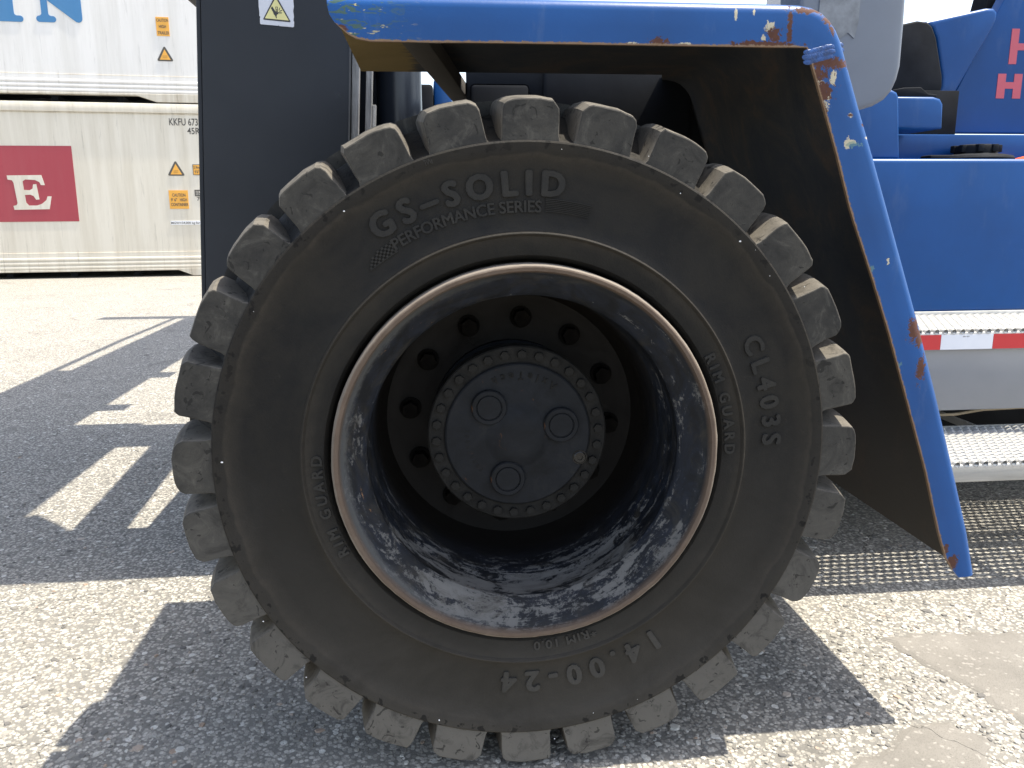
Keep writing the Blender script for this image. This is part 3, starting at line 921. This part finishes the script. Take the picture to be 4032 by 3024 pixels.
# ---- fender
def lerp(t, a, b): return a + (b - a) * t
def interp(tab, z):
    for (z0, x0), (z1, x1) in zip(tab[:-1], tab[1:]):
        if z0 >= z >= z1: return lerp((z - z0) / (z1 - z0), x0, x1)
    return tab[-1][1]
OUT = [(1.46, .608), (1.338, .655), (1.242, .694), (1.009, .784), (.923, .817), (.762, .875), (.584, .936), (.455, .979), (.355, 1.006)]
INN = [(1.446, .536), (1.35, .573), (1.258, .608), (1.145, .647), (1.01, .705), (.897, .751), (.735, .811), (.605, .859), (.459, .905), (.39, .932), (.352, .964)]
ST = []   # outer x z, inner x z, depth
for (x, zi) in ((-.349, 1.506), (-.346, 1.490), (-.338, 1.477), (-.327, 1.467), (-.314, 1.456), (-.300, 1.449), (-.276, 1.445)):
    ST.append((x, 1.524, x, zi, .87))
for x in np.linspace(-.22, -.155, 3): ST.append((x, 1.524, x, 1.445, .87))
for x in np.linspace(-.10, .48, 14): ST.append((x, 1.524, x, 1.4455, .87))
for i, (x, z) in enumerate(((.520, 1.523), (.546, 1.519), (.567, 1.510), (.584, 1.496), (.597, 1.480))):
    ST.append((x, z, .505 + .0075 * i, 1.446, 1.0))
for zo, zi in zip(np.linspace(1.46, .355, 46), np.linspace(1.443, .352, 46)):
    ST.append((interp(OUT, zo), zo, interp(INN, zi) - (0 if zi > 1.40 else 0), zi, 1.0))
v, f, mi, uvv = [], [], [], []
Y0 = .07
def section(ox, oz, ix, iz, dep):
    L = math.hypot(ix - ox, iz - oz)
    dx, dz = (ix - ox) / L, (iz - oz) / L
    rb = min(.020, L * .8)
    P = []
    def at(s, y): P.append((ox + dx * s, y, oz + dz * s)); uvv.append((0, max(0, 1 - s / max(L, .05))))
    at(L, Y0 + .008); at(L, Y0); at(lerp(.5, rb, L), Y0)
    for k_ in range(6):
        a = R(90 * k_ / 5)
        at(rb - rb * math.sin(a), Y0 + rb - rb * math.cos(a))
    at(0, lerp(.5, Y0 + rb, dep)); at(0, dep)
    at(min(.009, L * .5), dep); at(min(.009, L * .5), Y0 + rb + .004); at(min(rb, L * .9), Y0 + .009)
    return P
for s_ in ST: v += section(*s_)
K = len(v) // len(ST)
for i in range(len(ST) - 1):
    for q in range(K):
        w = (q + 1) % K
        f.append((i * K + q, i * K + w, (i + 1) * K + w, (i + 1) * K + q))
        mi.append(0 if q < 10 else 1)
f.append(tuple(range(K))[::-1]); mi.append(0)
f.append(tuple(range((len(ST) - 1) * K, len(ST) * K))); mi.append(0)
fender = pyobj("fender", v, f, ['fender', 'under'], truck, 32, mi)
uvl = fender.data.uv_layers.new(name="UVMap")
for lp in fender.data.loops:
    uvl.data[lp.index].uv = uvv[lp.vertex_index]
# weld bead across the lip under the corner
bm = bmesh.new()
for j, (dz, rr) in enumerate(((.0, .0055), (-.010, .0065), (-.019, .005))):
    for k_ in range(44):
        t = k_ / 43
        x = lerp(t, .540, .606) + .001; z = lerp(t, 1.4375, 1.4545) + dz * .9 + .0004 * math.sin(k_ * .9 + j * 2)
        bmesh.ops.create_uvsphere(bm, u_segments=8, v_segments=6, radius=rr, matrix=Matrix.Translation((x, Y0 + .001 + (0 if t < .6 else .12 * (t - .6) ** 2), z)) @ Matrix.Diagonal((2.0, .34 + .04 * math.sin(k_ * 1.7), 1.05, 1)))
bmobj("weld_bead", bm, 'weld', fender, 60)
# diagonal stiffener under the fender
bm = bmesh.new()
add_box(bm, -.027, .027, 0, 1.45, -.02, .02, .004)
o = bmobj("stiffener_bar", bm, 'under', fender, 35)
o.location = (-.215, .10, 1.490); o.rotation_euler = (0, 0, R(-8))

# ---- mast
TILT = .060
def mast_prism(name, xs0, xs1, y0, y1, z0, z1, mat, parent, bev=.0):
    pts = [(xs0 + TILT * (z0 - 1.2), z0), (xs1 + TILT * (z0 - 1.2), z0), (xs1 + TILT * (z1 - 1.2), z1), (xs0 + TILT * (z1 - 1.2), z1)]
    return prism(name, pts, y0, y1, mat, parent, bev, 2, 35)
mu = mast_prism("mast_upright", -.8325, -.413, 1.05, 1.50, .30, 5.6, 'mast', truck, .012)
mast_prism("edge_flange", -.846, -.8335, 1.062, 1.48, .32, 5.6, 'mast', mu, .003)
mast_prism("mast_upright", -.8325, -.40, 2.62, 3.06, .30, 5.6, 'mast', truck, .012)
mast_prism("mast_rail", -.411, -.389, 1.075, 1.11, .32, 5.6, 'rail', mu, .003)
mast_prism("mast_rail", -.373, -.355, 1.12, 1.17, .32, 5.6, 'rail', mu, .003)
mast_prism("mast_rail", -.354, -.343, 1.14, 1.17, .32, 1.46, 'rail', mu, .003)
mast_prism("inner_channel", -.412, -.29, 1.36, 1.46, .32, 5.6, 'black', mu, .004)
for (x0, x1, z0, z1) in ((-.74, -.66, 1.62, 1.95),):
    cb = mast_prism("mast_crossbeam", x0, x1, -.565, .565, z0, z1, 'mast', truck, .01)
    cb.matrix_world = Matrix.Translation((-.70, 2.06, 0)) @ Matrix.Rotation(R(3.6), 4, 'Z') @ Matrix.Translation((.70 - .03, 0, 0))
gp = [(-.72, 1.46), (-.554, 1.69), (-.381, 1.527), (-.345, 1.46)]
pyobj("shadow_corner_plate", [(x, y, z) for z in (2.74, 2.77) for x, y in gp], [(3, 2, 1, 0), (4, 5, 6, 7), (0, 1, 5, 4), (1, 2, 6, 5), (2, 3, 7, 6), (3, 0, 4, 7)], 'mast', mu)  # unseen plate, shaped to cut a corner off the lit ground strip

mast_prism("mast_crossbeam", -.78, -.68, 1.495, 2.625, .30, 1.08, 'mast', truck, .01)
mast_prism("mast_crossbeam", -.80, -.66, 1.495, 2.625, 2.80, 3.4, 'mast', truck, .01)
mast_prism("mast_crossbeam", -.80, -.66, 1.495, 2.625, 3.9, 5.5, 'mast', truck, .01)
cyl = tube("lift_cylinder", [(-.262, 1.37, .35), (-.262, 1.37, 2.9)], .073, 'cylinder', truck, 40)
tube("cylinder_rod", [(-.262, 1.37, 2.9), (-.20, 1.37, 4.2)], .045, 'rail', cyl, 20)
# spreader carried high on the mast, out of the picture: its shadow lies on the yard
box("spreader_beam", -1.52, -1.02, .95, 7.70, 2.62, 3.08, 'blue', truck, .02)
box("spreader_end_beam", -2.42, -.60, 7.70, 7.92, 2.98, 3.10, 'blue', truck, .01)
box("spreader_carriage", -1.10, -.93, 1.02, 3.10, 1.95, 2.75, 'mast', truck, .02)
box("spreader_shadow_block", -1.66, -1.515, 2.2, 4.75, 2.86, 3.06, 'blue', truck, .01)  # unseen block added to widen the shadow on the yard
tube("spreader_hose", [(-1.60, 3.4, 3.02), (-1.62, 4.8, 3.10), (-1.63, 6.2, 3.12), (-1.62, 7.7, 3.08)], .028, 'black', truck)
box("shadow_notch_block", -1.02, -.90, 3.42, 3.58, 2.55, 2.75, 'blue', truck, .01)  # two unseen blocks added to notch the shadow edge
box("shadow_notch_block", -1.02, -.93, 4.40, 4.60, 2.55, 2.75, 'blue', truck, .01)
# pinch warning sticker on the mast
def onmast(px, py):  # close-up px -> mast face metres
    return (-.639 + (px - 180) * .0000455 * 3.62 + (0), 1.667 - (py - 345) * .0000455 * 3.62)
dec_pts = [onmast(*q) for q in ((180, 345), (183, 260), (192, 238), (176, 225), (180, 170), (174, 80), (178, -60), (176, -220), (760, -230), (756, -100), (765, 60), (748, 140), (757, 225), (745, 285), (755, 310), (750, 385), (735, 398), (500, 382), (490, 370), (480, 378), (300, 366), (190, 357))]
dec = prism("warning_decal", dec_pts, 1.0482, 1.0510, 'decal_white', mu, 0, 1, None)
bmT = bmesh.new()
def flatpoly(bm, pts, y, mi):
    a = [bm.verts.new((q[0], y, q[1])) for q in pts]
    fc = bm.faces.new(a); fc.material_index = mi
    if fc.normal.y > 0: fc.normal_flip()
    fc.normal_update()
flatpoly(bmT, [onmast(*q) for q in ((240, 280), (250, 285), (680, 318), (695, 312), (692, 296), (475, -110), (462, -110), (242, 265))], 1.0476, 0)
flatpoly(bmT, [onmast(*q) for q in ((266, 262), (668, 293), (468, -70))], 1.0473, 1)
flatpoly(bmT, [onmast(*q) for q in ((378, 98), (400, 66), (440, 130), (460, 158), (500, 162), (560, 165), (557, 180), (496, 180), (495, 192), (475, 200), (466, 225), (470, 258), (458, 260), (440, 215), (420, 195), (410, 160))], 1.0470, 0)
for q in (((455, 72), (494, 74), (492, 158), (457, 154)),):
    flatpoly(bmT, [onmast(*w) for w in q], 1.0470, 0)
flatpoly(bmT, [onmast(*q) for q in ((467, 84), (483, 85), (482, 145), (468, 144))], 1.0467, 1)
flatpoly(bmT, [onmast(*q) for q in ((472, 110), (479, 110), (479, 128), (483, 128), (475, 142), (467, 128), (472, 128))], 1.0464, 0)
flatpoly(bmT, [onmast(*q) for q in ((505, 130), (530, 84), (536, 92), (515, 134))], 1.0470, 0)
flatpoly(bmT, [onmast(*q) for q in ((512, 150), (520, 140), (563, 122), (568, 134), (530, 152))], 1.0470, 0)
me = D.meshes.new("pictogram"); bmesh.ops.recalc_face_normals(bmT, faces=bmT.faces)
for fc in bmT.faces:
    if fc.normal.y > 0: fc.normal_flip()
bmT.to_mesh(me); bmT.free()
pic = link_mesh("pictogram", me, ['decal_black', 'decal_yellow'], mu)

# ---- chassis behind the wheel
ch = box("chassis_frame", -.10, 1.05, 1.02, 2.9, .50, 1.40, 'black', truck, .01)
box("frame_rail", -.06, 1.0, .985, 1.018, 1.28, 1.62, 'dark_steel', ch, .006)
box("frame_plate", .16, .60, .962, .984, 1.14, 1.56, 'dark_steel', ch, .012)
box("frame_plate", -.05, .12, .968, .984, 1.02, 1.50, 'dark_steel', ch, .012)
tube("axle_housing", [(0, .33, .68), (0, 3.2, .68)], .18, 'black', truck, 32)
box("engine_cover", -.124, -.02, 3.5, 4.4, 1.40, 1.872, 'blue', truck, .012)
box("valve_block", -.24, -.128, 3.48, 4.2, 1.40, 1.845, 'dark_steel', truck, .02)

# ---- steps
def grating(name, x0, x1, y0, y1, z, parent, sx=.030, sy=.030, w=.0068, h=.012):
    v, f = [], []
    ns = int(round((y1 - y0) / sy)) + 1
    nx = int((x1 - x0) / (sx / 2))
    for j in range(ns):
        yc = y0 + j * sy
        base = len(v)
        for i in range(nx + 1):
            up_ = (i + j) % 2 == 0
            yy = yc + (sy * .15 if up_ else -sy * .15)
            zt = z + (.0085 if not up_ else .0)
            ww = .0118 if up_ else .0100
            x = x0 + i * sx / 2
            v += [(x, yy - ww, z - h), (x, yy + ww, z - h), (x, yy + ww * .8, zt), (x, yy - ww * .8, zt)]
        for i in range(nx):
            a = base + i * 4; b = a + 4
            for q in range(4):
                f.append((a + q, a + (q + 1) % 4, b + (q + 1) % 4, b + q))
    o = pyobj(name, v, f, 'galv', parent)
    o['kind'] = 'stuff'
    return o
def front_teeth(name, x0, x1, y, z, parent, sx):
    """rolled front edge with a row of raised half holes"""
    bm = bmesh.new()
    add_box(bm, x0, x1, y - .001, y + .012, z - .018, z - .004, .004, 2)
    x = x0
    while x < x1:
        bmesh.ops.create_cone(bm, cap_ends=False, segments=10, radius1=.0095, radius2=.0085, depth=.022, matrix=Matrix.Translation((x, y + .008, z - .002)) @ Matrix.Rotation(R(90), 4, 'X'))
        x += sx
    return bmobj(name, bm, 'galv', parent, 40)
SX0, SX1 = 1.04, 2.95
ls = box("step", SX0, SX1, .700, .704, .345, .392, 'step_lip', truck, .0015)
ls['label'] = "lower step with open serrated tread"
box("step_lip_return", SX0, SX1, .704, .75, .343, .347, 'step_lip', ls, 0)
box("step_back_lip", SX0, SX1, 1.085, 1.09, .35, .41, 'step_lip', ls, 0)
grating("grating", SX0, SX1, .722, 1.072, .400, ls)
front_teeth("step_nosing", SX0, SX1, .700, .402, ls, .030)
for xx in (1.06, 1.75, 2.45):
    box("step_bracket", xx, xx + .012, .72, 1.6, .36, .385, 'galv', ls, 0)
us = box("step", SX0, SX1, 1.004, 1.012, .690, .746, 'grey', truck, .0015)
us['label'] = "upper step with red and white tape"
box("riser_plate", SX0, SX1, 1.022, 1.030, .483, .700, 'grey', us, .002)
grating("grating", SX0, SX1, 1.028, 1.395, .750, us)
front_teeth("step_nosing", SX0, SX1, 1.004, .754, us, .030)
box("step_shadow_plate", SX0, 1.90, 1.031, 1.425, .700, .706, 'grey', us, 0)  # added plate that stops sun through the grating; its end sets the pattern
box("step_back_lip", SX0, SX1, 1.402, 1.415, .742, .766, 'galv', us, .001)
xs = [1.06, 1.115, 1.296, 1.477, 1.6585, 1.84, 2.021, 2.2025, 2.384]
for i in range(len(xs) - 1):
    red = i % 2 == 0
    o = box("reflective_tape", xs[i] + .0004, xs[i + 1] - .0004, 1.0022, 1.0038, .6935, .7425, 'tape_red' if red else 'tape_white', us, 0)
    if not red:
        o['label'] = "white reflective tape"
text_flat("tape_lettering", "001-03", 1.552, .734, .0042, 'print_grey', us, 1.0019, .022, .0, .0002)
tube("loose_hose", [(1.2, 1.10, .452), (1.5, 1.10, .447), (1.62, 1.10, .448), (1.72, 1.10, .462), (1.86, 1.10, .466), (2.3, 1.10, .455)], .0055, 'hose', truck)

# ---- side tank, its cap, and the bodywork above
box("underframe", 1.06, 3.4, 1.50, 2.9, .28, .74, 'black', truck, .01)
tk = box("side_tank", 1.22, 3.2, 1.42, 2.30, .757, 1.322, 'blue', truck, .016, 4)
fc = revolve("filler_cap", [(.0, -.062), (.055, -.062), (.072, -.058), (.076, -.050), (.076, -.028), (.081, -.026), (.100, -.024), (.128, -.018), (.135, -.010), (.135, .0)], 'black', truck, 40, False, None, 30)
fc.rotation_euler = (R(-90), 0, 0)
fc.location = (1.945, 1.62, 1.323)
for i in range(8):
    a = R(i * 45 + 20)
    o = box("cap_grip", -.012, .012, -.012, .012, -.014, .014, 'black', fc, .003)
    o.location = (.074 * math.cos(a), -.046, .074 * math.sin(a)); o.rotation_euler = (R(90), 0, 0)
box("cap_bracket", 1.74, 1.90, 1.585, 1.66, 1.322, 1.345, 'dark_steel', truck, .008)
pts = [(1.30, 1.322), (1.539, 1.322), (1.517, 1.535), (1.508, 1.553), (1.488, 1.562), (1.28, 1.562)]
prism("bulkhead", pts, 1.45, 2.2, 'blue', truck, .012, 4)
pts = [(1.515, 1.430), (1.700, 1.430), (1.695, 1.515), (1.682, 1.534), (1.655, 1.541), (1.515, 1.541)]
prism("air_duct", pts, 1.462, 1.70, 'blue', truck, .012, 4)
box("duct_shadow_plate", 1.47, 1.93, 1.74, 1.79, 1.40, 1.60, 'black', truck, .002)  # dark filler standing in for the shade behind the duct
prism("duct_bracket", [(1.517, 1.541), (1.69, 1.541), (1.688, 1.553), (1.655, 1.556), (1.625, 1.578), (1.56, 1.576), (1.517, 1.568)], 1.50, 1.56, 'dark_steel', truck, .003)
box("hood_sill", 1.45, 3.4, 1.72, 2.3, 1.320, 1.432, 'blue', truck, .006)
hood = prism("hood_panel", [(2.12, 1.958), (1.945, 1.585), (1.915, 1.548), (1.917, 1.446), (3.3, 1.444), (3.3, 2.1), (2.18, 2.1)], 1.80, 1.86, 'blue', truck, .004)
prism("intake_scoop", [(1.765, 1.858), (1.81, 1.868), (2.03, 1.915), (2.062, 1.915), (2.078, 1.90), (2.078, 1.875), (2.066, 1.84), (1.93, 1.585), (1.84, 1.54), (1.875, 1.62), (1.872, 1.66), (1.835, 1.80), (1.815, 1.838)], 1.772, 2.1, 'blue', truck, .014, 5)
prism("scoop_mouth", [(1.64, 1.83), (1.69, 1.850), (1.745, 1.862), (1.785, 1.858), (1.808, 1.840), (1.828, 1.80), (1.868, 1.66), (1.872, 1.62), (1.862, 1.575), (1.80, 1.560), (1.66, 1.560)], 1.765, 2.0, 'black', truck, .008, 3)
prism("cowl_panel", [(1.93, 1.86), (2.14, 1.955), (2.16, 2.06), (2.3, 2.1), (2.2, 1.86)], 1.95, 2.05, 'dark_steel', truck, .004)
cw = prism("cab_panel", [(1.86, 1.70), (2.235, 1.70), (2.235, 2.6), (1.86, 2.6)], 2.75, 3.6, 'cabwhite', truck, .01)
# painted letters on the hood
def H_(name, x0, x1, z0, z1, st, b0, b1, parent):
    return poly_letter(name, [[(x0, z0), (x0 + st, z0), (x0 + st, b0), (x1 - st, b0), (x1 - st, z0), (x1, z0), (x1, z1), (x1 - st, z1), (x1 - st, b1), (x0 + st, b1), (x0 + st, z1), (x0, z1)]], 1.798, 1.802, 'pink', parent)
H_("letter", 2.1645, 2.272, 1.712, 1.846, .033, 1.765, 1.791, hood)
H_("letter", 2.1265, 2.232, 1.580, 1.675, .035, 1.618, 1.643, hood)
o = revolve("orange_cap", [(0, -.022), (.05, -.019), (.085, -.010), (.10, .0)], 'orange', truck, 24)
o.rotation_euler = (R(-90), 0, 0); o.location = (2.17, 1.56, 1.323)

# ---- grey mirror housing behind the fender, its lower rear corner rounded
mp = [(.76, 1.382), (.86, 1.384), (.92, 1.393), (.955, 1.403), (.982, 1.418), (1.001, 1.440), (1.012, 1.468), (1.018, 1.50), (1.018, 1.60), (1.010, 2.0), (.72, 2.0)]
mir = prism("mirror_housing", mp, .58, .70, 'mirror', truck, .014, 4)
prism("worn_sticker", [(.79, 1.585), (.845, 1.560), (.868, 1.575), (.885, 1.562), (.893, 1.60), (.895, 1.70), (.79, 1.70)], .5765, .581, 'sticker_grey', mir, 0, 1, None)
tube("mirror_arm", [(.80, .64, 1.99), (.80, .95, 2.15), (.80, 1.3, 2.2)], .02, 'black', mir)
